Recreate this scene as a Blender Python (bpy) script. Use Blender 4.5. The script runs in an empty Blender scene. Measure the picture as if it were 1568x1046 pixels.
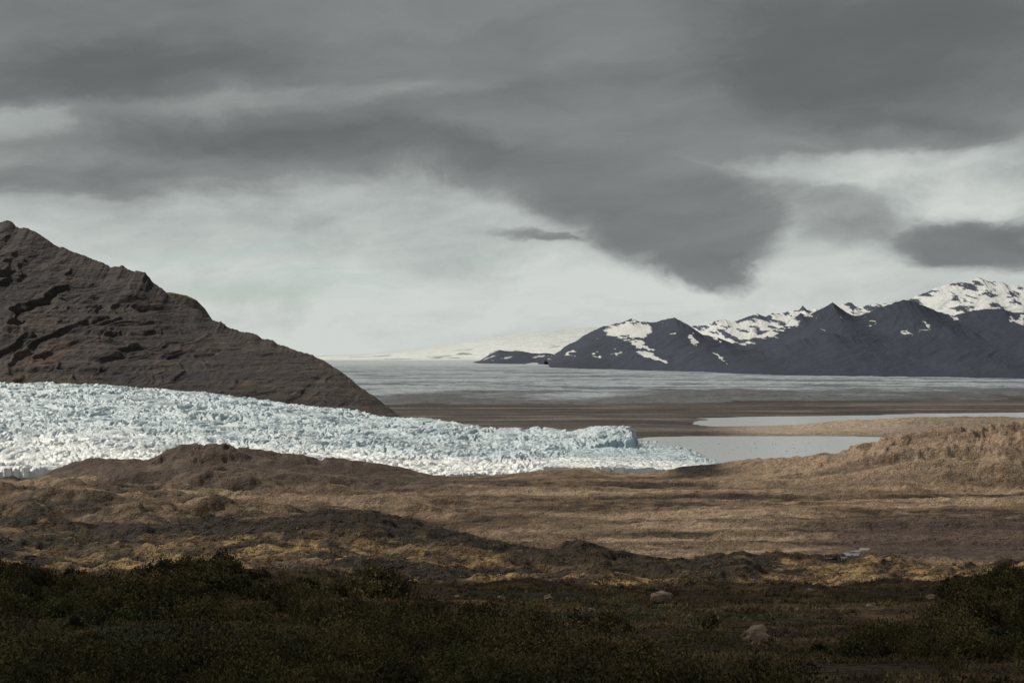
import bpy, math, numpy as np
from mathutils import Vector
rng = np.random.default_rng(7)
scene = bpy.context.scene
H = 60.0          # eye height above the outwash plain (m)
F = 2178.0        # survey constant (bearing units)
V0 = 545.0
def T(u): return (np.asarray(u, float)-784.0)/F
def E(v): return (V0-np.asarray(v, float))/F

# ---------------------------------------------------------------- noise
_ang = rng.random(1024)*2*np.pi
GX, GY = np.cos(_ang), np.sin(_ang)
def _h(ix, iy, seed):
    h = (ix*374761393 + iy*668265263 + seed*974634777) & 0xffffffff
    h = ((h ^ (h >> 13))*1274126177) & 0xffffffff
    return ((h ^ (h >> 16)) & 1023)
def perlin(x, y, seed=0):
    x = np.asarray(x, float); y = np.asarray(y, float)
    x0 = np.floor(x).astype(np.int64); y0 = np.floor(y).astype(np.int64)
    fx = x-x0; fy = y-y0
    sx = fx*fx*fx*(fx*(fx*6-15)+10); sy = fy*fy*fy*(fy*(fy*6-15)+10)
    def g(ix, iy, dx, dy):
        k = _h(ix, iy, seed); return GX[k]*dx+GY[k]*dy
    a = g(x0, y0, fx, fy); b = g(x0+1, y0, fx-1, fy)
    c = g(x0, y0+1, fx, fy-1); d = g(x0+1, y0+1, fx-1, fy-1)
    return ((a+(b-a)*sx)*(1-sy)+(c+(d-c)*sx)*sy)*1.5
def fbm(x, y, o=4, seed=0, gain=.5):
    r = 0; a = 1.; n = 0
    for i in range(o):
        r = r+a*perlin(x*2**i+i*17.3, y*2**i-i*9.1, seed+i); n += a; a *= gain
    return r/n*1.3
def ridged(x, y, o=4, seed=0, gain=.5):
    r = 0; a = 1.; n = 0
    for i in range(o):
        r = r+a*(1-2*np.abs(perlin(x*2**i+i*11.3, y*2**i-i*5.1, seed+i))); n += a; a *= gain
    return r/n
def ss(a, b, x):
    t = np.clip((x-a)/(b-a), 0, 1); return t*t*(3-2*t)
def mixc(c1, c2, m):
    return c1*(1-m[..., None])+np.asarray(c2)*m[..., None]

# ---------------------------------------------------------------- mesh helpers
def mesh_obj(name, verts, faces, mat, col=None, smooth=True, k=4):
    me = bpy.data.meshes.new(name)
    nv = len(verts); nf = len(faces)
    me.vertices.add(nv); me.vertices.foreach_set('co', np.ascontiguousarray(verts, dtype=np.float32).ravel())
    me.loops.add(nf*k); me.loops.foreach_set('vertex_index', np.ascontiguousarray(faces, dtype=np.int32).ravel())
    me.polygons.add(nf); me.polygons.foreach_set('loop_start', np.arange(0, nf*k, k, dtype=np.int32))
    me.polygons.foreach_set('loop_total', np.full(nf, k, dtype=np.int32))
    me.polygons.foreach_set('use_smooth', np.full(nf, smooth, dtype=bool))
    me.update(calc_edges=True)
    if col is not None:
        ca = me.color_attributes.new(name='Col', type='FLOAT_COLOR', domain='POINT')
        c4 = np.ones((nv, 4), dtype=np.float32); c4[:, :3] = np.clip(col, 0.002, .95)
        ca.data.foreach_set('color', c4.ravel())
    ob = bpy.data.objects.new(name, me); scene.collection.objects.link(ob)
    me.materials.append(mat)
    return ob
def grid_faces(n, m):
    i = np.arange(n*m).reshape(n, m)
    return np.stack([i[:-1, :-1], i[:-1, 1:], i[1:, 1:], i[1:, :-1]], -1).reshape(-1, 4)

# ---------------------------------------------------------------- materials
def N(nt, typ, **kw):
    n = nt.nodes.new(typ)
    for k_, v in kw.items(): setattr(n, k_, v)
    return n
def surf_mat(name, rough=.9, bumps=((1., .3),), var=((.5, .25),), spec=.2, stretch=(1, 1, 1)):
    m = bpy.data.materials.new(name); m.use_nodes = True; nt = m.node_tree
    b = nt.nodes['Principled BSDF']; b.inputs['Roughness'].default_value = rough
    b.inputs['Specular IOR Level'].default_value = spec
    at = N(nt, 'ShaderNodeAttribute', attribute_name='Col')
    tc = N(nt, 'ShaderNodeTexCoord'); mp = N(nt, 'ShaderNodeMapping'); mp.inputs['Scale'].default_value = stretch
    nt.links.new(tc.outputs['Object'], mp.inputs['Vector'])
    last = at.outputs['Color']
    for sc, amt in var:
        no = N(nt, 'ShaderNodeTexNoise'); no.inputs['Scale'].default_value = sc; no.inputs['Detail'].default_value = 4
        no.inputs['Roughness'].default_value = .65
        nt.links.new(mp.outputs[0], no.inputs['Vector'])
        mr = N(nt, 'ShaderNodeMapRange'); mr.inputs['From Min'].default_value = .3; mr.inputs['From Max'].default_value = .7
        mr.inputs['To Min'].default_value = 1-amt; mr.inputs['To Max'].default_value = 1+amt
        nt.links.new(no.outputs['Fac'], mr.inputs['Value'])
        vm = N(nt, 'ShaderNodeVectorMath', operation='SCALE')
        nt.links.new(last, vm.inputs[0]); nt.links.new(mr.outputs[0], vm.inputs['Scale']); last = vm.outputs[0]
    nt.links.new(last, b.inputs['Base Color'])
    prev = None
    for sc, dist in bumps:
        no = N(nt, 'ShaderNodeTexNoise'); no.inputs['Scale'].default_value = sc; no.inputs['Detail'].default_value = 4
        no.inputs['Roughness'].default_value = .6
        nt.links.new(mp.outputs[0], no.inputs['Vector'])
        bu = N(nt, 'ShaderNodeBump'); bu.inputs['Strength'].default_value = 1; bu.inputs['Distance'].default_value = dist
        nt.links.new(no.outputs['Fac'], bu.inputs['Height'])
        if prev is not None: nt.links.new(prev, bu.inputs['Normal'])
        prev = bu.outputs[0]
    if prev is not None: nt.links.new(prev, b.inputs['Normal'])
    return m
m_ground = surf_mat('tundra_ground', bumps=((.22, 4.2), (1.3, 1.0)), var=((.12, .25), (1.1, .45)))
m_rock = surf_mat('basalt_slope', bumps=((.03, 7.), (.13, 3.)), var=((.02, .2), (.1, .4)), stretch=(1, 1, 2.0))
m_far = surf_mat('far_rock', bumps=((.008, 12.),), var=((.006, .08), (.03, .1)))
m_ice = surf_mat('glacier_ice', rough=.5, spec=.4, bumps=((.25, 1.3), (.9, .45)), var=((.15, .08), (.6, .08)))
m_ice2 = surf_mat('far_glacier_ice', rough=.6, spec=.3, bumps=((.02, 6.), (.08, 2.5)), var=((.01, .15), (.05, .3)), stretch=(.8, 1, 1))
m_leaf = surf_mat('foliage', rough=.7, bumps=(), var=((.6, .3),), spec=.2)
m_stone = surf_mat('boulder_stone', bumps=((1.5, .2), (8, .04)), var=((1., .2), (6, .25)))

# ---------------------------------------------------------------- ground
tt = np.linspace(-.62, .62, 621)
uu = tt*F+784
def vrow(y, pts):
    p = np.array(pts, float); return H+y*(V0-np.interp(uu, p[:, 0], p[:, 1]))/F
rows = []
def addv(y, pts): rows.append((y, vrow(y, pts)))
PL = -3.0
rows.append((5, np.full_like(tt, 57.0)))
rows.append((25, np.full_like(tt, 52.6)))
addv(50, [(0, 1040), (784, 1055), (1568, 1050)])
addv(80, [(0, 975), (784, 990), (1568, 985)])
addv(120, [(0, 926), (400, 936), (800, 944), (1568, 940)])
addv(170, [(0, 888), (150, 896), (300, 888), (450, 896), (600, 902), (700, 908), (850, 914), (1000, 914), (1200, 915), (1400, 915), (1568, 892)])
C = [(0, 872), (150, 884), (300, 876), (450, 884), (600, 894), (700, 900), (850, 901), (1000, 899), (1200, 899), (1400, 903), (1480, 890), (1568, 876)]
addv(205, C)
addv(245, [(a, b+3) for a, b in C])
addv(310, [(0, 838), (200, 848), (400, 840), (620, 852), (800, 854), (1000, 874), (1200, 884), (1568, 894)])
B = [(0, 797), (50, 786), (100, 795), (150, 806), (200, 798), (300, 803), (400, 804), (470, 795), (500, 788), (560, 790), (600, 799), (700, 811), (780, 823), (840, 822), (880, 812), (910, 813), (940, 824), (1000, 830), (1060, 826), (1100, 822), (1140, 828), (1168, 846), (1250, 862), (1350, 874), (1440, 885), (1568, 884)]
addv(385, B)
rows.append((425, np.maximum(PL+.3, rows[-1][1]*.35-1)))
addv(490, [(0, 788), (200, 795), (400, 810), (600, 822), (800, 827), (1568, 827)])
addv(560, [(0, 764), (60, 772), (150, 770), (300, 778), (500, 786), (1568, 790)])
addv(640, [(0, 750), (100, 754), (200, 762), (300, 763), (500, 763), (1568, 760)])
addv(700, [(0, 742), (80, 750), (150, 746), (240, 738), (300, 728), (450, 738), (560, 745), (700, 743), (1100, 742), (1180, 735), (1260, 728), (1330, 718), (1400, 708), (1568, 696)])
A = [(-200, 720), (0, 732), (60, 731), (85, 718), (115, 707), (140, 702), (205, 701), (225, 703), (250, 694), (275, 684), (310, 682), (345, 684), (390, 692), (480, 699), (560, 706), (610, 714), (660, 727), (700, 729), (760, 727), (830, 720), (880, 717), (920, 719), (940, 724), (1010, 724), (1045, 714), (1100, 710), (1130, 705), (1200, 701), (1290, 691), (1320, 680), (1350, 673), (1390, 666), (1440, 660), (1500, 656), (1568, 650), (1800, 640)]
addv(755, A)
rows.append((790, np.minimum(rows[-1][1]-8, -6+np.maximum(rows[-1][1], 0)*.5)))
rows.append((830, np.full_like(tt, -9.)))
rows.append((900, np.full_like(tt, PL-4.)))
rows.append((1090, np.full_like(tt, PL-2)))
rows.append((1160, np.full_like(tt, PL)))
rows.append((2200, np.full_like(tt, PL)))
rows.append((60000, np.full_like(tt, PL-60)))
RY = np.array([r[0] for r in rows], float); RZ = np.array([r[1] for r in rows])
def ground_z(x, y):
    yy = np.clip(y, 5.01, 59999)
    w = 1+.06*np.sin(x/61.+1)+.05*np.sin(x/23.)
    w = 1+(w-1)*ss(220, 300, yy)*(1-ss(640, 700, yy))
    yq = np.clip(yy*w, 5.01, 59999)
    k = np.clip(np.searchsorted(RY, yq)-1, 0, len(RY)-2)
    f = (yq-RY[k])/(RY[k+1]-RY[k])
    f = f*f*(3-2*f)*.45+f*.55
    t = np.clip(x/np.maximum(yy, 25), -.619, .619)
    ti = (t-tt[0])/(tt[1]-tt[0]); i = np.clip(ti.astype(int), 0, len(tt)-2); g = ti-i
    z0 = RZ[k, i]*(1-g)+RZ[k, i+1]*g; z1 = RZ[k+1, i]*(1-g)+RZ[k+1, i+1]*g
    z = z0*(1-f)+z1*f
    u = t*F+784
    near = 1-ss(410, 450, yy)
    left = 1-ss(300, 900, u)
    hum = near*ss(20, 90, yy)
    far2 = ss(180, 260, yy)
    z = z+hum*(fbm(x/34, y/30, 4, 3)*(1.6+1.4*far2)*ss(60, 260, yy)+(ridged(x/19, y/15, 4, 9)-.4)*(.9+1.2*far2)*ss(80, 200, yy)+fbm(x/5., y/4., 3, 12)*(.35+.5*far2))
    plain = ss(430, 480, yy)*(1-ss(700, 730, yy))
    z = z+plain*(fbm(x/70, y/22, 5, 21)*2.3+(ridged(x/26, y/12, 4, 25)-.4)*1.5+fbm(x/6, y/4, 3, 27)*.35+left*(fbm(x/34, y/20, 5, 28)*8.))
    mor = np.exp(-((yy-735)/60)**2)
    hi = ss(1, 12, z)
    mg = ridged(x/30+fbm(x/35, y/35, 3, 31)*1.0, y/30, 4, 33)-.45
    z = z+mor*(mg*(.6+6.0*hi)+fbm(x/8, y/8, 3, 36)*(.5+.7*hi))
    far = ss(880, 960, yy)
    bar = [(1000, 669), (1090, 667), (1180, 660), (1260, 648), (1380, 643), (1450, 642), (1568, 642), (1800, 640)]
    bz = H+1250*(V0-np.interp(u, *np.array(bar, float).T))/F
    z = z+np.exp(-((yy-1240)/75)**2)*np.maximum(bz-PL, 0)*ss(1050, 1200, u)*(1+.5*ridged(x/60, y/60, 5, 41))
    strip = np.exp(-((yy-(1440+(u-1300)*.28))/95)**4)*ss(1010, 1150, u)
    z = z-strip*2.4
    dry = 1-ss(930, 1010, u)
    z = z+dry*far*(1-ss(1090, 1160, yy))*3.0
    rs = ss(1360, 1450, u)*far*(1-ss(1090, 1160, yy)); z = z+rs*2.6
    z = z+far*(1-ss(2600, 4000, yy))*(fbm(x/160, y/60, 4, 45)*1.0)
    return z
def ground_col(x, y, z):
    t = x/np.maximum(y, 25); u = t*F+784
    n1 = fbm(x/40, y/30, 5, 51); n2 = fbm(x/9, y/7, 4, 56); n3 = fbm(x/120, y/24, 6, 60, .6); n4 = fbm(x/3, y/2.5, 3, 66)
    c = np.zeros(x.shape+(3,))+np.array([.18, .125, .080])
    c = mixc(c, [.34, .243, .165], ss(.0, .3, n3+.3*n2))
    c = mixc(c, [.06, .043, .032], ss(.08, .35, -n3+.35*n2))
    m = ss(1180, 1330, u+n1*120)*ss(400, 440, y)*(1-ss(520, 570, y+n1*30)); c = mixc(c, [.078, .052, .046], m*.85)
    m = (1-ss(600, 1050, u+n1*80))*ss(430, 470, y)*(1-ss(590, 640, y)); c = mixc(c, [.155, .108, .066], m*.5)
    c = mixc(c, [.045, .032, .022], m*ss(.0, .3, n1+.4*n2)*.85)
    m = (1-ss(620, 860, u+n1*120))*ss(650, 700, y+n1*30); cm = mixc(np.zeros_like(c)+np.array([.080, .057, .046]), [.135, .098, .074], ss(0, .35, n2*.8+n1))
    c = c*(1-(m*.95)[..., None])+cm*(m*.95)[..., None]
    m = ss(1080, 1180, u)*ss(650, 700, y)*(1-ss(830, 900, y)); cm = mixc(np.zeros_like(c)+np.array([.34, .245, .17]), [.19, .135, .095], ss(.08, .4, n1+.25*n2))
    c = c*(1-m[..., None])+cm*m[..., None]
    m = np.exp(-((u-1065)/38)**2)*np.exp(-((y-748)/22)**2); c = mixc(c, [.035, .028, .025], np.clip(m*1.6, 0, 1))
    nr = 1-ss(400, 440, y+n1*20)
    g = np.zeros_like(c)+np.array([.10, .066, .037])
    g = mixc(g, [.28, .185, .088], ss(.02, .3, n2*.8+n1*.6))
    g = mixc(g, [.028, .020, .014], ss(.0, .25, -n1-.5*n2))
    w = 1+.06*np.sin(x/61.+1)+.05*np.sin(x/23.)
    yw = y*w
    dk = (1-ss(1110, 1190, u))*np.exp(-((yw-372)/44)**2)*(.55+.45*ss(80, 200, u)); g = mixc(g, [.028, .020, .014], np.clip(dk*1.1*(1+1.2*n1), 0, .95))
    fg = 1-ss(180, 250, y+n1*40)
    f = np.zeros_like(c)+np.array([.085, .048, .029]); f = mixc(f, [.16, .10, .044], ss(.05, .35, n2)); f = mixc(f, [.045, .045, .02], ss(0, .3, n1+.5*(784-u)/784*.6))
    g = g*(1-fg[..., None])+f*fg[..., None]
    c = c*(1-nr[..., None])+g*nr[..., None]
    far = ss(900, 1000, y)
    o = np.zeros_like(c)+np.array([.10, .082, .075]); o = mixc(o, [.18, .152, .132], ss(0, .3, fbm(x/200, y/60, 5, 71)))
    o = mixc(o, [.06, .052, .051], ss(.0, .3, fbm(x/260, y/50, 5, 75)))
    s = np.exp(-((y-1230)/95)**2)*ss(1060, 1200, u); o = mixc(o, [.42, .33, .25], np.clip(s*1.4, 0, 1))
    s = ss(1330, 1450, u)*(1-ss(1500, 1600, y)); o = mixc(o, [.24, .18, .13], s*.7)
    c = c*(1-far[..., None])+o*far[..., None]
    c = c*(1+.3*n4*(1-ss(300, 700, y)))[..., None]
    return c
ty = np.linspace(-.56, .56, 1250)
yr = np.concatenate([np.linspace(2, 30, 16)[:-1], np.geomspace(30, 1800, 1150), np.geomspace(1830, 60000, 60)])
YY, TT = np.meshgrid(yr, ty, indexing='ij')
OFF = 40*(1-ss(30, 500, YY))
XX = TT*(YY+OFF)
ZZ = ground_z(XX, YY)
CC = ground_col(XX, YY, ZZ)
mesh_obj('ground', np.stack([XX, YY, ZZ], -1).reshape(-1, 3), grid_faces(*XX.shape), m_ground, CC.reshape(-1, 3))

def hit(u, v):
    t, e = float(T(u)), float(E(v))
    ys = np.geomspace(35, 2000, 4000); zs = ground_z(ys*t, ys)
    k = np.argmax(H+ys*e < zs); y = ys[k]; return y*t, y, zs[k]

# ---------------------------------------------------------------- water
m_w = bpy.data.materials.new('glacial_water'); m_w.use_nodes = True
b = m_w.node_tree.nodes['Principled BSDF']; b.inputs['Base Color'].default_value = (.46, .49, .50, 1); b.inputs['Roughness'].default_value = .2
nt = m_w.node_tree; no = N(nt, 'ShaderNodeTexNoise'); no.inputs['Scale'].default_value = .3; no.inputs['Detail'].default_value = 4
bu = N(nt, 'ShaderNodeBump'); bu.inputs['Distance'].default_value = .12
tc = N(nt, 'ShaderNodeTexCoord'); nt.links.new(tc.outputs['Object'], no.inputs['Vector'])
nt.links.new(no.outputs['Fac'], bu.inputs['Height']); nt.links.new(bu.outputs[0], b.inputs['Normal'])
m_s = bpy.data.materials.new('stream_water'); m_s.use_nodes = True
b = m_s.node_tree.nodes['Principled BSDF']; b.inputs['Base Color'].default_value = (.08, .08, .08, 1); b.inputs['Roughness'].default_value = .12
def sheet(name, poly, z):
    me = bpy.data.meshes.new(name); me.from_pydata([(x, y, z) for x, y in poly], [], [list(range(len(poly)))])
    ob = bpy.data.objects.new(name, me); scene.collection.objects.link(ob); me.materials.append(m_w); return ob
sheet('glacial_lagoon', [(40, 815), (480, 815), (700, 1130), (60, 1130)], PL-.75)
sheet('river', [(80, 1180), (900, 1180), (1100, 1900), (80, 1900)], PL-.9)
V = []; nS = 70
x0, y0_, _z = hit(1258, 857); x1, y1_, _z = hit(1328, 838)
for i in range(nS):
    s = i/(nS-1); cx = x0+(x1-x0)*s+1.2*math.sin(s*9); cy = y0_+(y1_-y0_)*s+2*math.sin(s*7+1)
    wd = (.2+1.3*math.sin(math.pi*s)**.7)*(1+.5*math.sin(s*23))
    for q_ in (-1, -.33, .33, 1): V.append((cx+wd*q_*.9, cy-wd*q_*1.2, 0))
V = np.array(V); zc = ground_z(V[:, 0], V[:, 1]).reshape(nS, 4)
zc = np.convolve(np.pad(zc.mean(1), 4, mode='edge'), np.ones(9)/9, 'valid')
V[:, 2] = np.repeat(zc, 4)+.12
mesh_obj('stream', V, grid_faces(nS, 4), m_s)

# ---------------------------------------------------------------- glacier tongue
TOP = np.array([(-500, 575), (-100, 585), (0, 588), (160, 591), (300, 602), (400, 615), (520, 630), (640, 647), (720, 653), (860, 661), (935, 662), (1000, 664), (1400, 664)], float)
YT = np.array([(-500, 1800), (0, 1620), (300, 1480), (520, 1300), (700, 1150), (940, 1000), (1400, 1000)], float)
tg = np.linspace(-.55, .18, 1700); qg = np.concatenate([np.linspace(0, 1.03, 820), np.linspace(1.04, 1.25, 30)])
QG, TG = np.meshgrid(qg, tg, indexing='ij')
UG = TG*F+784
ytop = np.interp(UG, *YT.T); y0 = 764.
YG = y0+(ytop-y0)*QG; XG = TG*YG
ztop = H+ytop*(V0-np.interp(UG, *TOP.T))/F
znear = np.interp(UG, [0, 300, 900, 1000], [-4.5, -4, -4.5, -5])
q = np.clip(QG, 0, 1)
Z = znear+(ztop-znear)*(q*.45+.55*ss(-.25, 1, q))
Z = Z-np.maximum(QG-1, 0)**1.2*160
wob = fbm(XG/30, YG/30, 3, 90)*14+(ridged(XG/11, YG/11, 3, 91)-.4)*8
xe = T(964)*985
fl_y = np.interp(XG, [8, 15, 38, 60, 200], [650, 760, 905, 935, 940])
edge = (1-ss(0, 2.5, (XG-(xe+wob*.45))-(YG-985)*.15))*ss(0, 3.0, YG-fl_y+wob*.6)
low = PL-.2+3.2*np.clip(1-(XG-60)/85, 0, 1)
rightskirt = np.where(YG < 965, low, PL-6)
taper = ss(0, 1, (T(1135)*850-XG+wob*.5)/25)
rightskirt = rightskirt*taper+(PL-6)*(1-taper)
blk = ss(45, 60, XG)*ss(925, 940, YG)*1.6
Zs = (Z+blk)*edge+rightskirt*(1-edge)
wx = XG+fbm(XG/60, YG/60, 3, 80)*22; wy = YG+fbm(XG/50+9, YG/50, 3, 81)*16
cre = ridged((wx*.85+wy*.45)/13, (wy*.8-wx*.25)/34, 2, 82, .45)
cell = ridged(wx/7.0, wy/6.5, 2, 84, .5)
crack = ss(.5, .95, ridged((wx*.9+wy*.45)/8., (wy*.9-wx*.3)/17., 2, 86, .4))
und = fbm(XG/110, YG/60, 4, 88)
snout = ss(40, 55, XG)*edge
amp = (1.9+1.6*q)*(.3+.7*edge)*(1-.5*snout)
Zs = Zs+(cre-.3)*amp+(cell-.35)*1.2*(.6+.4*edge)-crack*2.0*(.4+.6*edge)+und*4.0*edge+(ridged(XG/3., YG/2.6, 2, 94)-.4)*.5
Zs[0] = -16
c = np.zeros(XG.shape+(3,))+np.array([.90, .91, .90])
c = mixc(c, [.50, .60, .65], ss(.06, .42, q+.22*und)*.92)  # bluish shade of the rear ice painted in, stronger towards the back
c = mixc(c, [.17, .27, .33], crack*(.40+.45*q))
c = mixc(c, [.40, .42, .43], ss(.10, .4, fbm(XG/90, YG/14, 5, 97))*.55)
c = mixc(c, [.26, .30, .33], ss(.30, .55, fbm(XG/5., YG/4.5, 3, 98))*.5)
c = mixc(c, [.30, .46, .54], np.clip(1-np.abs(2*edge-1), 0, 1)*.95)
mesh_obj('glacier', np.stack([XG, YG, Zs], -1).reshape(-1, 3), grid_faces(*XG.shape), m_ice, c.reshape(-1, 3), smooth=True)

# floating ice in the lagoon
Vv = []; Ff = []; base = 0
for i in range(130):
    k = rng.random()**2.8
    u_ = 972+k*330; y_ = rng.uniform(900, 1070); x_ = T(u_)*y_; s_ = rng.uniform(.4, 1.3)*(1.6 if k < .12 else .6)
    n_ = 7; a_ = np.arange(n_)/n_*2*np.pi; r_ = s_*rng.uniform(.7, 1.4, n_)
    ring = np.stack([x_+r_*np.cos(a_)*1.6, y_+r_*np.sin(a_), np.full(n_, PL-1.2)], 1)
    top = np.stack([x_+r_*.55*np.cos(a_)*1.6, y_+r_*.55*np.sin(a_), PL-.75+s_*rng.uniform(.2, .6, n_)], 1)
    Vv += [ring, top]
    for j in range(n_): Ff.append((base+j, base+(j+1) % n_, base+n_+(j+1) % n_, base+n_+j))
    for j in range(1, n_-2, 2): Ff.append((base+n_, base+n_+j, base+n_+j+1, base+n_+j+2))
    base += 2*n_
Vv = np.concatenate(Vv)
mesh_obj('icebergs', Vv, np.array(Ff), m_ice, np.tile([.6, .67, .7], (len(Vv), 1)), smooth=False)

# ---------------------------------------------------------------- far glacier + ice cap
yf = np.geomspace(1700, 26000, 560); tf = np.linspace(-.45, .6, 1100)
YF, TF = np.meshgrid(yf, tf, indexing='ij'); XF = TF*YF; UF = TF*F+784
zf = np.interp(YF, [1700, 1850, 2200, 2800, 3800, 5000, 7000, 10000, 14000, 26000], [PL-5, PL-1, .5, 3, 8, 15, 27, 44, 62, 90])
capv = np.interp(UF, [300, 480, 560, 640, 700, 760, 830, 900, 1000, 1200, 1500], [546, 545, 542, 533, 524, 514, 507, 502, 500, 505, 510])
capz = H+14000*(V0-capv)/F
zf = zf+(capz-62)*ss(9500, 14000, YF)-ss(14000, 26000, YF)*100
edgeN = fbm(XF/220, YF/220, 5, 101)
zf = zf+fbm(XF/60, YF/60, 4, 103)*1.8*(1-ss(3500, 7000, YF))+ridged(XF/30, YF/22, 3, 107)*1.3*(1-ss(2500, 4500, YF))
front = ss(1780, 1980, YF+edgeN*220-(UF-1000)*.45)
zf = zf*front+(PL-6)*(1-front)
c = np.zeros(XF.shape+(3,))+np.array([.32, .36, .39])
st = fbm(XF/420+3+fbm(XF/300, YF/300, 3, 115)*.6, YF/150, 6, 110, .65)
c = mixc(c, [.09, .10, .125], ss(.0, .25, st+.05)*(1-ss(4500, 7500, YF))*.85)
c = mixc(c, [.09, .088, .093], (1-ss(.25, 1, ss(1780, 2700, YF+edgeN*500-(UF-1000)*.45)))*.92)
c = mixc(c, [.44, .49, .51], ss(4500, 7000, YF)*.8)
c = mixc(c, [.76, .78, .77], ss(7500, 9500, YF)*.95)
c = mixc(c, [.56, .60, .60], ss(10500, 13500, YF)*.95)  # mist over the ice dome put into its snow colour, close to sky
oc = ss(.2, .32, fbm(XF/300, YF/700, 4, 113))*ss(8500, 9500, YF)*(1-ss(10500, 12000, YF)); c = mixc(c, [.12, .13, .15], oc*.8)
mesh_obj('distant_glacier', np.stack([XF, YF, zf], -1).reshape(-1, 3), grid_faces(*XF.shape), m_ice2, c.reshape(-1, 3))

# ---------------------------------------------------------------- mountains
def smooth1(a, n):
    k = np.hanning(n+2)[1:-1]; k /= k.sum(); return np.convolve(np.pad(a, n//2, mode='edge'), k, 'valid')[:len(a)]
def ridge(name, crest, yc, foot, mat, colf, ns, nr, jag, gul, zfoot, seed, shift=0., strata=0., back=.9, prof=.9, wl=1., gly=260.):
    cr = np.array(crest, float); u = np.linspace(cr[0, 0], cr[-1, 0], ns)
    v = np.interp(u, cr[:, 0], cr[:, 1]); y = np.interp(u, *np.array(yc, float).T)
    x = T(u)*y; z = H+y*E(v)
    z = z+jag*(ridged(x/(40*wl), x*0+seed+.37, 5, seed, .6)-.45)*ss(0, 30*wl, z-zfoot(y))
    zs_ = smooth1(z, (ns//22)*2+1)
    yfr = np.interp(u, *np.array(foot, float).T)
    r = np.concatenate([-np.linspace(1, 0, nr//3)[:-1], np.linspace(0, 1, nr)])
    R, U = np.meshgrid(r, u, indexing='ij'); S = np.abs(R)
    X = x[None]+shift*R; dY = np.where(R > 0, (yfr-y)[None], ((y-yfr)*back)[None])*S
    Y = y[None]+dY
    zf_ = zfoot(Y)-4
    g = S**prof
    Zc = zs_[None]+(z-zs_)[None]*(1-ss(0, .22, S)); hgt = Zc-zf_
    Zm = Zc-hgt*g
    win = np.sin(np.pi*np.clip(S, 0, 1))**.7
    wx = X+fbm(X/(110*wl), Y/(110*wl), 4, seed+5)*80*wl
    gl = ridged(wx/(75*wl), Y/(gly*wl), 6, seed+1, .5)-.4
    Zm = Zm+win*gul*gl*np.clip(hgt/(200*wl), .1, 1.3)
    if strata:
        am = .4+.6*ss(-.2, .3, fbm(X/150, Y/150, 3, seed+12))
        ph = Zm*2*np.pi/15+fbm(X/260, Y/260, 4, seed+9)*3
        Zm = Zm+win*strata*am*(np.sin(ph)+.5*np.sin(ph*2.3+1))
    c_ = colf(X, Y, Zm, S, U, gl, R)
    return mesh_obj(name, np.stack([X, Y, Zm], -1).reshape(-1, 3), grid_faces(*X.shape), mat, c_.reshape(-1, 3))
def colL(X, Y, Z, S, U, gl, R):
    c = np.zeros(X.shape+(3,))+np.array([.044, .036, .034])
    n = fbm(X/90, Z/30+Y/200, 5, 130)
    c = mixc(c, [.062, .046, .038], ss(.1, .4, n)*.7)
    c = mixc(c, [.100, .056, .040], ss(.08, .33, fbm(X/60, Z/50, 4, 141))*ss(.35, .7, S)*.65)
    c = mixc(c, [.062, .054, .032], ss(.0, .35, fbm(X/45, Z/40, 4, 144))*ss(.4, .9, S)*.5)
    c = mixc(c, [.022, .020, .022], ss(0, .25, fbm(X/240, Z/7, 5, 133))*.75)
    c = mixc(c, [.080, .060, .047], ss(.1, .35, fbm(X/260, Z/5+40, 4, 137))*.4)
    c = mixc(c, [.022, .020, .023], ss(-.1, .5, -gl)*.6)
    return c
fl = lambda y: np.interp(y, [1350, 1500, 1700, 2300, 4000], [-6, -5, 12, 20, 20])
CL = [(-700, 300), (-500, 380), (-300, 320), (-150, 372), (-60, 352), (-20, 352), (-5, 342), (10, 335), (22, 345), (40, 349), (62, 360), (80, 374), (92, 378), (115, 386), (140, 397), (158, 402), (168, 410), (185, 407), (200, 414), (222, 417), (232, 430), (246, 440), (262, 458), (285, 468), (305, 476), (320, 487), (338, 492), (350, 503), (380, 509), (430, 527), (490, 548), (520, 568), (560, 597), (590, 620), (622, 645), (650, 662)]
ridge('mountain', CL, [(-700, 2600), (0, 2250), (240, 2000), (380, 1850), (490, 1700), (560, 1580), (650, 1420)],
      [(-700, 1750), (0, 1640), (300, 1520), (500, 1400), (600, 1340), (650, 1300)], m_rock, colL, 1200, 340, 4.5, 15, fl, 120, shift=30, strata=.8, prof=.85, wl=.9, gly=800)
def colH(X, Y, Z, S, U, gl, R):
    return mixc(np.zeros(X.shape+(3,))+np.array([.14, .12, .08]), [.08, .07, .05], ss(-.1, .3, fbm(X/40, Y/40, 4, 150)))
ridge('hill', [(200, 464), (235, 448), (262, 448), (285, 452), (300, 459), (313, 472), (330, 497), (350, 520), (380, 560)], [(200, 2350), (380, 2350)],
      [(200, 2100), (380, 2150)], m_rock, colH, 200, 60, .8, 5, fl, 160)
fr = lambda y: np.interp(y, [1700, 2800, 3800, 5000, 7000, 10000], [0, 3, 8, 15, 27, 44])-3
HAZY_ROCK = np.array([.039, .048, .070]); SNOW = np.array([.54, .55, .545])  # distance haze and overcast shade put into the dark bluish rock
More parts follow.
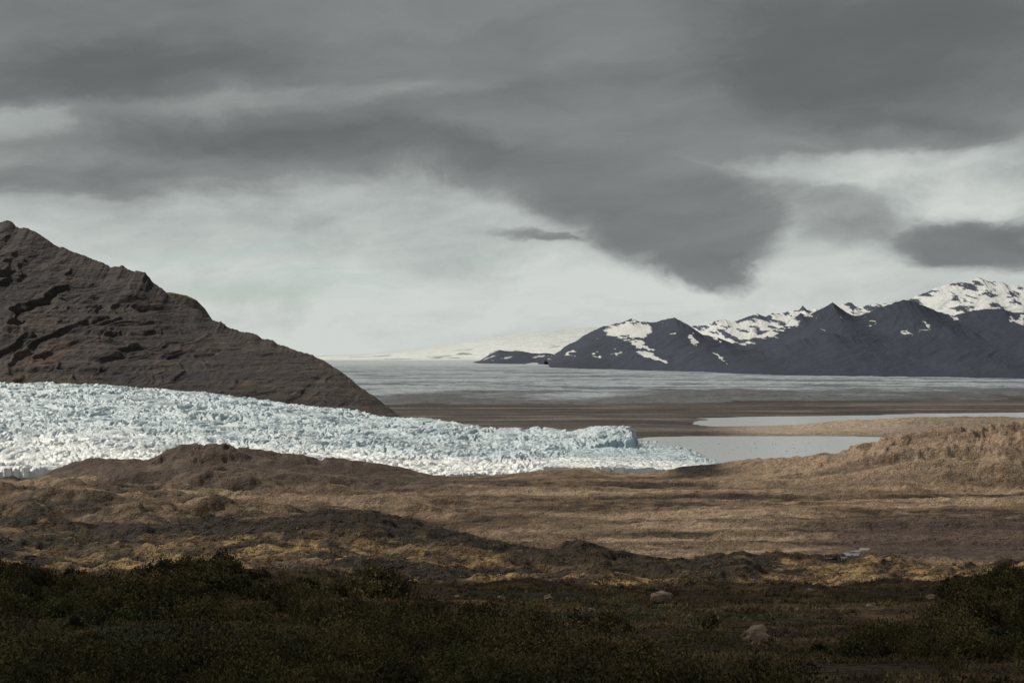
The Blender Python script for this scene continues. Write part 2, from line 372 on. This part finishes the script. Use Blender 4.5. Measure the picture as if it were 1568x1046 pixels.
def colR1(X, Y, Z, S, U, gl, R):
    c = np.zeros(X.shape+(3,))+HAZY_ROCK
    c = mixc(c, HAZY_ROCK*.8, ss(-.1, .4, fbm(X/200, Z/80, 5, 171)))
    V = V0-(Z-H)/Y*F
    w = fbm(U/22+V/30, V/9, 5, 173, .6)*20; w2 = fbm(U/14+7, V/7, 4, 174, .6)*9
    s = np.zeros_like(X)
    def patch(u0, v0, ru, rv, sl=0.):
        d = (((U+w*.55)-u0-sl*(V-v0))/ru)**2+((V+w2-v0)/rv)**2
        return 1-ss(.75, 1.0, d)
    for p in [(960, 506, 36, 12, -.6), (978, 490, 12, 3, 0), (965, 527, 10, 7, .8), (974, 545, 6, 10, 1.2), (1050, 520, 5, 9, 0), (1018, 512, 6, 2, 0), (1072, 546, 2.5, 9, .2), (1096, 518, 8, 3, .4),
              (1165, 512, 20, 6, -1.2), (1198, 496, 22, 8, -.8), (1140, 524, 8, 4, 0), (1240, 483, 8, 2, 0), (1390, 508, 16, 2, 0), (1393, 497, 3.5, 7, 0), (1355, 510, 8, 1.6, 0), (1460, 490, 7, 2.5, 0), (1550, 492, 16, 4, 0), (1565, 486, 10, 3, 0), (1325, 494, 7, 2, 0), (868, 540, 7, 2, 0), (905, 545, 5, 2, 0), (928, 540, 5, 2, 0)]:
        s = np.maximum(s, patch(*p))
    streak = ss(.72, .78, fbm((U-V*.9)/9, V/13, 5, 176, .6)+.25*ss(.4, 0, S)-.2*ss(1250, 1300, U))*.8
    s = np.maximum(s, streak)
    return c*(1-s[..., None])+SNOW*s[..., None]
def colR2(X, Y, Z, S, U, gl, R):
    c = np.zeros(X.shape+(3,))+SNOW*1.08
    V = V0-(Z-H)/Y*F
    n = fbm((U-V*.5)/22, V/12, 6, 181, .65)
    rk = ss(.14, .20, n-.15*gl+.06*np.sin(U/23.)+.10*(S < .04)+.08*(1-ss(1300, 1400, U))); return c*(1-rk[..., None])+HAZY_ROCK*1.4*rk[..., None]
R1 = [(835, 552), (845, 546), (870, 528), (890, 517), (905, 507), (918, 502), (926, 499), (945, 494), (967, 487), (980, 492), (1000, 492), (1015, 489), (1032, 487), (1045, 492), (1060, 502), (1075, 511), (1100, 517), (1120, 526), (1140, 525), (1165, 512), (1195, 503), (1213, 490), (1226, 480), (1240, 481), (1262, 470), (1275, 463), (1290, 475), (1305, 482), (1330, 478), (1360, 468), (1385, 460), (1400, 463), (1420, 470), (1440, 480), (1460, 484), (1490, 475), (1530, 473), (1545, 478), (1568, 480), (1650, 470), (1900, 450)]
R2 = [(1030, 515), (1062, 498), (1085, 496), (1110, 490), (1118, 493), (1145, 483), (1158, 478), (1172, 483), (1190, 480), (1210, 477), (1224, 474), (1229, 467), (1236, 474), (1260, 474), (1300, 464), (1312, 469), (1330, 466), (1370, 463), (1388, 462), (1404, 453), (1420, 449), (1440, 438), (1455, 434), (1472, 429), (1500, 427), (1515, 431), (1535, 430), (1550, 436), (1568, 440), (1700, 425), (1900, 440)]
yc1 = [(835, 6000), (1100, 4800), (1568, 4000), (1900, 3700)]
ft1 = [(835, 5100), (1100, 4000), (1568, 3350), (1900, 3100)]
ridge('mountain_range', R1, yc1, ft1, m_far, colR1, 1600, 280, 9, 17, fr, 170, prof=.8, wl=2.0, back=.5, gly=170)
ridge('snowy_mountain_range', R2, [(a, b_*1.28) for a, b_ in yc1], [(a, b_*1.1) for a, b_ in yc1], m_far, colR2, 1400, 180, 14, 30, fr, 190, prof=.9, wl=2.2)
R0 = [(1060, 566), (1120, 548), (1170, 540), (1220, 522), (1275, 510), (1310, 519), (1350, 527), (1400, 508), (1450, 500), (1500, 512), (1540, 507), (1600, 495), (1700, 500), (1900, 480)]
ridge('foothills', R0, [(a, b_*.93) for a, b_ in yc1], [(a, b_*.955) for a, b_ in ft1], m_far,
      lambda X, Y, Z, S, U, gl, R: mixc(np.zeros(X.shape+(3,))+HAZY_ROCK*.94, HAZY_ROCK*.8, ss(-.1, .4, fbm(X/200, Z/80, 5, 187))), 1200, 160, 9, 14, fr, 185, prof=.8, wl=1.8, back=.4, gly=170)
ridge('rocky_hill', [(715, 557), (735, 552), (750, 543), (765, 536), (780, 538), (800, 538), (815, 541), (840, 541), (860, 546), (890, 552)], [(715, 7200), (890, 6600)], [(715, 6500), (890, 6000)],
      m_far, lambda X, Y, Z, S, U, gl, R: mixc(np.zeros(X.shape+(3,))+HAZY_ROCK*1.1, SNOW, ss(.36, .40, fbm(X/90, Y/200, 4, 199))*.8), 300, 60, 5, 8, fr, 200, wl=2)

# ---------------------------------------------------------------- shrubs & tufts
BL = [(1155, 980, 44), (1012, 920, 32), (840, 918, 15), (768, 917, 12), (1425, 917, 15), (1330, 930, 11), (905, 935, 10), (1240, 905, 10), (700, 915, 9)]
BP = [hit(u, v) for u, v, _ in BL[:2]]
def density(x, y):
    u = x/y*F+784; n = fbm(x/16, y/16, 3, 210); n2 = fbm(x/45, y/45, 2, 214)
    lim = np.interp(u, [-100, 0, 150, 350, 600, 700, 850, 1100, 1400, 1470, 1568, 1700], [175, 175, 160, 170, 135, 110, 85, 70, 75, 180, 200, 200])
    d = 1-ss(-14, 14, y-lim+n*60)
    dr = np.interp(u, [0, 650, 900, 1300, 1568], [1, .95, .38, .28, .5])
    d = d*np.where(n*.9+n2 > .35-dr*.9, 1, .08)
    for bx, by, bz in BP:
        d = d*(1-((np.abs(x/y-bx/by) < .030) & (y > by-26) & (y < by+3)))
    return d
def leafmesh(cx, cy, cz, rad, hgt, nleaf, lsz, colbase, name):
    V = []; Cc = []
    for i in range(len(cx)):
        k = rng.integers(9, 16); n = int(nleaf[i])
        a = rng.random(k)*2*np.pi; rr = np.sqrt(rng.random(k))*rad[i]*.85
        hz = hgt[i]*(1-(rr/rad[i])**2*.7)*(.5+.5*rng.random(k))
        cl = np.stack([rr*np.cos(a), rr*np.sin(a), hz], 1)
        idx = rng.integers(0, k, n)
        p = cl[idx]+rng.normal(0, 1, (n, 3))*np.array([rad[i]*.15, rad[i]*.15, hgt[i]*.13])
        p[:, 2] = np.maximum(p[:, 2], .02)
        base = np.array([cx[i], cy[i], cz[i]])
        d1 = rng.normal(0, 1, (n, 3)); d1[:, 2] = np.abs(d1[:, 2])*.9+.5; d1 /= np.linalg.norm(d1, axis=1)[:, None]
        d2 = np.cross(d1, rng.normal(0, 1, (n, 3))); d2 /= np.linalg.norm(d2, axis=1)[:, None]+1e-6
        s = lsz[i]*(.6+.8*rng.random(n))[:, None]
        P = base+p
        V.append(np.stack([P-d1*s, P+d2*s*.5, P+d1*s, P-d2*s*.5], 1))
        cb = colbase[i]*(.65+.7*rng.random(k))[idx][:, None]*(.8+.4*rng.random(n))[:, None]
        Cc.append(np.repeat(cb[:, None], 4, 1))
    V = np.concatenate(V).reshape(-1, 3); Cc = np.concatenate(Cc).reshape(-1, 3)
    return mesh_obj(name, V, np.arange(len(V)).reshape(-1, 4), m_leaf, Cc, smooth=False)
n = 9000
y = np.sqrt(rng.random(n)*(215**2-38**2)+38**2); x = (rng.random(n)-.5)*.86*y
keep = rng.random(n) < density(x, y)*.5; x, y = x[keep], y[keep]
order = rng.permutation(len(x))[:2600]; x, y = x[order], y[order]
cz = ground_z(x, y)-.1
cl_ = fbm(x/11, y/11, 2, 230)
rad = rng.uniform(.6, 1.7, len(x))*(1+.9*np.clip(cl_*2, -.4, 1)); hg = rad**.8*rng.uniform(.8, 1.35, len(x))
nl = np.clip(42000/y*rad**1.5, 80, 1100)
ls = np.clip(.066*y/70, .055, .16)*1.15
hue = np.clip(rng.random(len(x))*.5+.5+cl_, 0, 1)[:, None]
cb = np.array([.056, .064, .024])*(1-hue)+np.array([.112, .088, .032])*hue
cb = cb*rng.uniform(.45, 1.5, len(x))[:, None]
leafmesh(x, y, cz, rad, hg, nl, ls, cb, 'shrubs')
print('shrubs', len(x), nl.sum())
n = 30000
y = np.exp(rng.random(n)*(math.log(420)-math.log(40))+math.log(40)); x = (rng.random(n)-.5)*.84*y
nn = fbm(x/9, y/7, 3, 220); k = nn > -.15; x, y, nn = x[k], y[k], nn[k]; zg = ground_z(x, y)
nb = 9
P = np.stack([x, y, zg], 1)[:, None]+rng.normal(0, 1, (len(x), nb, 3))*np.array([.32, .32, 0.])
hh = (rng.uniform(.1, .38, (len(x), nb))*np.clip(y/120, .8, 1.5)[:, None])
tip = P+np.stack([rng.normal(0, .2, hh.shape), rng.normal(0, .2, hh.shape), hh], -1)
aa = rng.random(hh.shape)*np.pi; w = (.03*np.clip(y/60, 1, 4))[:, None]
off = np.stack([np.cos(aa)*w, np.sin(aa)*w, 0*aa], -1)
V = np.stack([P-off, P+off, tip], 2).reshape(-1, 3)
cb = np.array([.20, .14, .055])*ss(-.1, .4, nn)[:, None]+np.array([.075, .052, .024])
cb = cb*rng.uniform(.6, 1.3, len(x))[:, None]
mesh_obj('grass', V, np.arange(len(V)).reshape(-1, 3), m_leaf, np.repeat(cb, nb*3, 0), smooth=False, k=3)

# ---------------------------------------------------------------- boulders
def boulder(u, v, wpx, seed, flat=.75):
    bx, by, bz = hit(u, v); r = wpx/2*by/F
    bpy.ops.mesh.primitive_ico_sphere_add(subdivisions=4, radius=1, location=(bx, by, bz+r*flat*.5))
    o = bpy.context.object; o.name = 'boulder'; me = o.data
    co = np.empty(len(me.vertices)*3); me.vertices.foreach_get('co', co); co = co.reshape(-1, 3)
    d = fbm(co[:, 0]*1.1+seed*7, co[:, 1]*1.1+co[:, 2]*1.7, 4, seed)*.35
    for kx in range(9):
        nv = np.random.default_rng(seed*31+kx).normal(0, 1, 3); nv /= np.linalg.norm(nv); pr = co@nv
        co = co-np.maximum(pr-.72, 0)[:, None]*nv
    co = co*(1+d)[:, None]*np.array([r, r*.8, r*flat])
    me.vertices.foreach_set('co', co.ravel())
    ca = me.color_attributes.new(name='Col', type='FLOAT_COLOR', domain='POINT')
    ca.data.foreach_set('color', np.tile([.35, .25, .19, 1], len(co)).astype(np.float32))
    me.materials.append(m_stone); me.polygons.foreach_set('use_smooth', [True]*len(me.polygons)); me.update()
for i, (u, v, w_) in enumerate(BL): boulder(u, v, w_, i+3)

# ---------------------------------------------------------------- sun + added overhead occluder
SUN_EL = math.radians(40); SH = np.array([-.86, .51]); SH /= np.linalg.norm(SH)
S = np.array([SH[0]*math.cos(SUN_EL), SH[1]*math.cos(SUN_EL), math.sin(SUN_EL)])
sd = bpy.data.lights.new('sun', 'SUN'); sd.energy = 3.8; sd.angle = math.radians(.6); sd.color = (1, .93, .81)
so = bpy.data.objects.new('sun', sd); scene.collection.objects.link(so)
so.rotation_euler = Vector(-S).to_track_quat('-Z', 'Y').to_euler()
m_c = bpy.data.materials.new('shade_cloud_vapour'); m_c.use_nodes = True; nt = m_c.node_tree; nt.nodes.clear()
out = N(nt, 'ShaderNodeOutputMaterial'); mx = N(nt, 'ShaderNodeMixShader'); tr = N(nt, 'ShaderNodeBsdfTransparent'); df = N(nt, 'ShaderNodeBsdfDiffuse')
df.inputs['Color'].default_value = (.75, .76, .78, 1)
lw = N(nt, 'ShaderNodeTexNoise'); lw.inputs['Scale'].default_value = .012; lw.inputs['Detail'].default_value = 5
tc = N(nt, 'ShaderNodeTexCoord'); nt.links.new(tc.outputs['Object'], lw.inputs['Vector'])
mr = N(nt, 'ShaderNodeMapRange'); mr.inputs['From Min'].default_value = .38; mr.inputs['From Max'].default_value = .55; mr.inputs['To Min'].default_value = .35; mr.inputs['To Max'].default_value = .86
nt.links.new(lw.outputs['Fac'], mr.inputs['Value']); nt.links.new(mr.outputs[0], mx.inputs[0])
nt.links.new(tr.outputs[0], mx.inputs[1]); nt.links.new(df.outputs[0], mx.inputs[2]); nt.links.new(mx.outputs[0], out.inputs[0])
def shade_cloud(gx, gy, gz, alt, ax, ay, seed):  # added overhead, out of view, to shade the foreground
    c0 = np.array([gx, gy, gz])+S*((alt-gz)/S[2])
    bpy.ops.mesh.primitive_ico_sphere_add(subdivisions=6, radius=1, location=c0)
    o = bpy.context.object; o.name = 'shade_cloud'; me = o.data
    co = np.empty(len(me.vertices)*3); me.vertices.foreach_get('co', co); co = co.reshape(-1, 3)
    d = fbm(co[:, 0]*2.2+seed, co[:, 1]*2.2+co[:, 2], 5, seed)*.45+.05
    co = co*(1+d)[:, None]*np.array([ax, ay, .13*ay]); me.vertices.foreach_set('co', co.ravel())
    me.materials.append(m_c); me.polygons.foreach_set('use_smooth', [True]*len(me.polygons)); me.update()
shade_cloud(-40, -15, 40, 520, 520, 215, 301)

# ---------------------------------------------------------------- world sky
w = bpy.data.worlds.new('World'); scene.world = w; w.use_nodes = True; nt = w.node_tree
bg = nt.nodes['Background']; bg.inputs['Strength'].default_value = .1
sky = N(nt, 'ShaderNodeTexSky', sky_type='NISHITA'); sky.sun_disc = False; sky.sun_elevation = SUN_EL
sky.sun_rotation = math.atan2(S[0], S[1]); sky.air_density = 1.2; sky.dust_density = .6
tc = N(nt, 'ShaderNodeTexCoord'); sp = N(nt, 'ShaderNodeSeparateXYZ'); nt.links.new(tc.outputs['Generated'], sp.inputs[0])
def M(op, a, b_=None, c_=None, clamp=False):
    n_ = N(nt, 'ShaderNodeMath', operation=op); n_.use_clamp = clamp
    for i, q_ in enumerate((a, b_, c_)):
        if q_ is None: continue
        if isinstance(q_, (int, float)): n_.inputs[i].default_value = q_
        else: nt.links.new(q_, n_.inputs[i])
    return n_.outputs[0]
X_, Y_, Z_ = sp.outputs
az = M('ARCTAN2', X_, Y_); hyp = M('SQRT', M('ADD', M('MULTIPLY', X_, X_), M('MULTIPLY', Y_, Y_))); el = M('ARCTAN2', Z_, hyp)
cb_ = N(nt, 'ShaderNodeCombineXYZ'); nt.links.new(az, cb_.inputs[0]); nt.links.new(el, cb_.inputs[1])
def noise(vec, sx, sy, rot, detail=6, rough=.55, loc=(0, 0, 0)):
    mp = N(nt, 'ShaderNodeMapping'); mp.inputs['Scale'].default_value = (sx, sy, 1); mp.inputs['Location'].default_value = loc
    m0 = N(nt, 'ShaderNodeMapping'); m0.inputs['Rotation'].default_value = (0, 0, rot)
    nt.links.new(vec, m0.inputs[0]); nt.links.new(m0.outputs[0], mp.inputs[0])
    no = N(nt, 'ShaderNodeTexNoise'); no.inputs['Scale'].default_value = 1; no.inputs['Detail'].default_value = detail; no.inputs['Roughness'].default_value = rough
    nt.links.new(mp.outputs[0], no.inputs['Vector']); return no
def warp(vec, no, ax, ay):
    vs = N(nt, 'ShaderNodeVectorMath', operation='SUBTRACT'); nt.links.new(no.outputs['Color'], vs.inputs[0]); vs.inputs[1].default_value = (.5, .5, .5)
    vm = N(nt, 'ShaderNodeVectorMath', operation='MULTIPLY_ADD'); nt.links.new(vs.outputs[0], vm.inputs[0]); vm.inputs[1].default_value = (ax, ay, 0); nt.links.new(vec, vm.inputs[2])
    return vm.outputs[0]
P1 = warp(cb_.outputs[0], noise(cb_.outputs[0], 6, 14, -.05, 3, .5), .09, .035)
P_ = warp(P1, noise(P1, 20, 44, -.05, 7, .62, (4, 2, 0)), .05, .026)
def blob(u, v, ru, rv, rot, wgt, inner=.25):
    mp = N(nt, 'ShaderNodeMapping', vector_type='TEXTURE')
    mp.inputs['Location'].default_value = (math.atan(T(u)), math.atan(E(v)), 0); mp.inputs['Rotation'].default_value = (0, 0, math.radians(rot)); mp.inputs['Scale'].default_value = (ru/F, rv/F, 1)
    nt.links.new(P_, mp.inputs[0])
    ln = N(nt, 'ShaderNodeVectorMath', operation='LENGTH'); nt.links.new(mp.outputs[0], ln.inputs[0])
    m_ = N(nt, 'ShaderNodeMapRange', interpolation_type='SMOOTHSTEP'); m_.inputs['From Min'].default_value = 1; m_.inputs['From Max'].default_value = inner
    m_.inputs['To Min'].default_value = 0; m_.inputs['To Max'].default_value = wgt
    nt.links.new(ln.outputs['Value'], m_.inputs['Value']); return m_.outputs[0]
cv = N(nt, 'ShaderNodeFloatCurve'); nt.links.new(M('MULTIPLY', el, 2.0, clamp=True), cv.inputs['Value'])
curve = cv.mapping.curves[0]
pts = [(0, .0), (.045, .0), (.09, .05), (.15, .14), (.22, .27), (.30, .38), (.45, .48), (1, .5)]
curve.points[0].location = pts[0]; curve.points[1].location = pts[-1]
for p in pts[1:-1]: curve.points.new(*p)
cv.mapping.update()
baseD = cv.outputs[0]
mk = None
for bl in [(150, 100, 1150, 215, 2, 1, .50), (850, 120, 700, 175, -4, 1, .6), (1400, 60, 620, 178, -2, 1, .72), (930, 270, 350, 110, -16, 1, .45), (1040, 335, 205, 110, -14, 1, .5), (1080, 392, 118, 68, -6, 1, .55), (850, 366, 130, 14, -5, .7, .3),
           (1170, 372, 60, 20, 20, .5, .3), (1480, 385, 185, 52, 0, .95, .4), (1290, 340, 170, 60, -8, .55, .3)]:
    b1 = blob(*bl)
    mk = b1 if mk is None else M('SMOOTH_MAX', mk, b1, .05)
mk = M('MINIMUM', mk, 1.0)
hi_ = N(nt, 'ShaderNodeMapRange'); hi_.inputs['From Min'].default_value = .24; hi_.inputs['From Max'].default_value = .4; nt.links.new(el, hi_.inputs['Value'])
mk = M('MAXIMUM', mk, hi_.outputs[0])
s1 = noise(P_, 3.2, 13, -.12, 7, .55, (3, 5, 0)); s2 = noise(P1, 13, 34, -.08, 7, .6, (9, 1, 0))
deck = M('ADD', .58, M('MULTIPLY', M('SUBTRACT', s1.outputs['Fac'], .5), .6))
base2 = M('ADD', baseD, M('MULTIPLY', M('SUBTRACT', s1.outputs['Fac'], .5), .22))
base2 = M('ADD', base2, M('MULTIPLY', M('SUBTRACT', s2.outputs['Fac'], .5), .42))
D = M('ADD', base2, M('MULTIPLY', mk, M('SUBTRACT', deck, base2)))
D = M('ADD', D, M('MULTIPLY', M('SUBTRACT', s2.outputs['Fac'], .5), .16))
for bl in [(200, 110, 480, 75, 8, .14), (520, 235, 560, 50, -2, .12), (480, 152, 460, 28, 5, -.13), (10, 205, 170, 40, 0, -.20), (1380, 90, 460, 130, -3, .15, .4), (1400, 205, 230, 36, -3, .12, .4),
           (1330, 262, 330, 36, 1, -.22, .3), (1490, 315, 130, 44, 5, -.24), (1050, 390, 140, 60, -10, .04), (960, 60, 300, 60, -4, -.07), (150, 290, 420, 40, 2, .18)]:
    D = M('ADD', D, blob(*bl))
cr = N(nt, 'ShaderNodeValToRGB'); nt.links.new(D, cr.inputs[0]); e = cr.color_ramp.elements
cols = [(0, (.62, .655, .625)), (.25, (.43, .465, .45)), (.5, (.235, .254, .252)), (.75, (.140, .148, .151)), (1, (.105, .11, .115))]
e[0].position = 0; e[0].color = cols[0][1]+(1,); e[1].position = 1; e[1].color = cols[-1][1]+(1,)
for p, c_ in cols[1:-1]:
    ne = e.new(p); ne.color = c_+(1,)
sc10 = N(nt, 'ShaderNodeVectorMath', operation='SCALE'); sc10.inputs['Scale'].default_value = 10; nt.links.new(cr.outputs[0], sc10.inputs[0])
skd = N(nt, 'ShaderNodeVectorMath', operation='MULTIPLY'); skd.inputs[1].default_value = (.50, .66, .76); nt.links.new(sky.outputs[0], skd.inputs[0])
gapn = noise(P_, 5, 50, -.03, 5, .5, (1, 7, 0))
gm = M('MULTIPLY', M('MULTIPLY', M('SUBTRACT', gapn.outputs['Fac'], .48), 6, clamp=True), blob(480, 425, 550, 60, 0, .5))
mix = N(nt, 'ShaderNodeMix', data_type='RGBA'); nt.links.new(gm, mix.inputs['Factor']); nt.links.new(sc10.outputs[0], mix.inputs['A']); nt.links.new(skd.outputs[0], mix.inputs['B'])
nt.links.new(mix.outputs['Result'], bg.inputs['Color'])

# ---------------------------------------------------------------- camera
cd = bpy.data.cameras.new('camera'); cd.lens = 50; cd.sensor_width = 36; cd.clip_end = 120000; cd.clip_start = .5
co_ = bpy.data.objects.new('camera', cd); scene.collection.objects.link(co_); co_.location = (0, 0, H)
co_.rotation_euler = (math.radians(90)+math.atan(22/F), 0, 0); scene.camera = co_
scene.view_settings.view_transform = 'Standard'; scene.view_settings.look = 'None'; scene.view_settings.exposure = 0
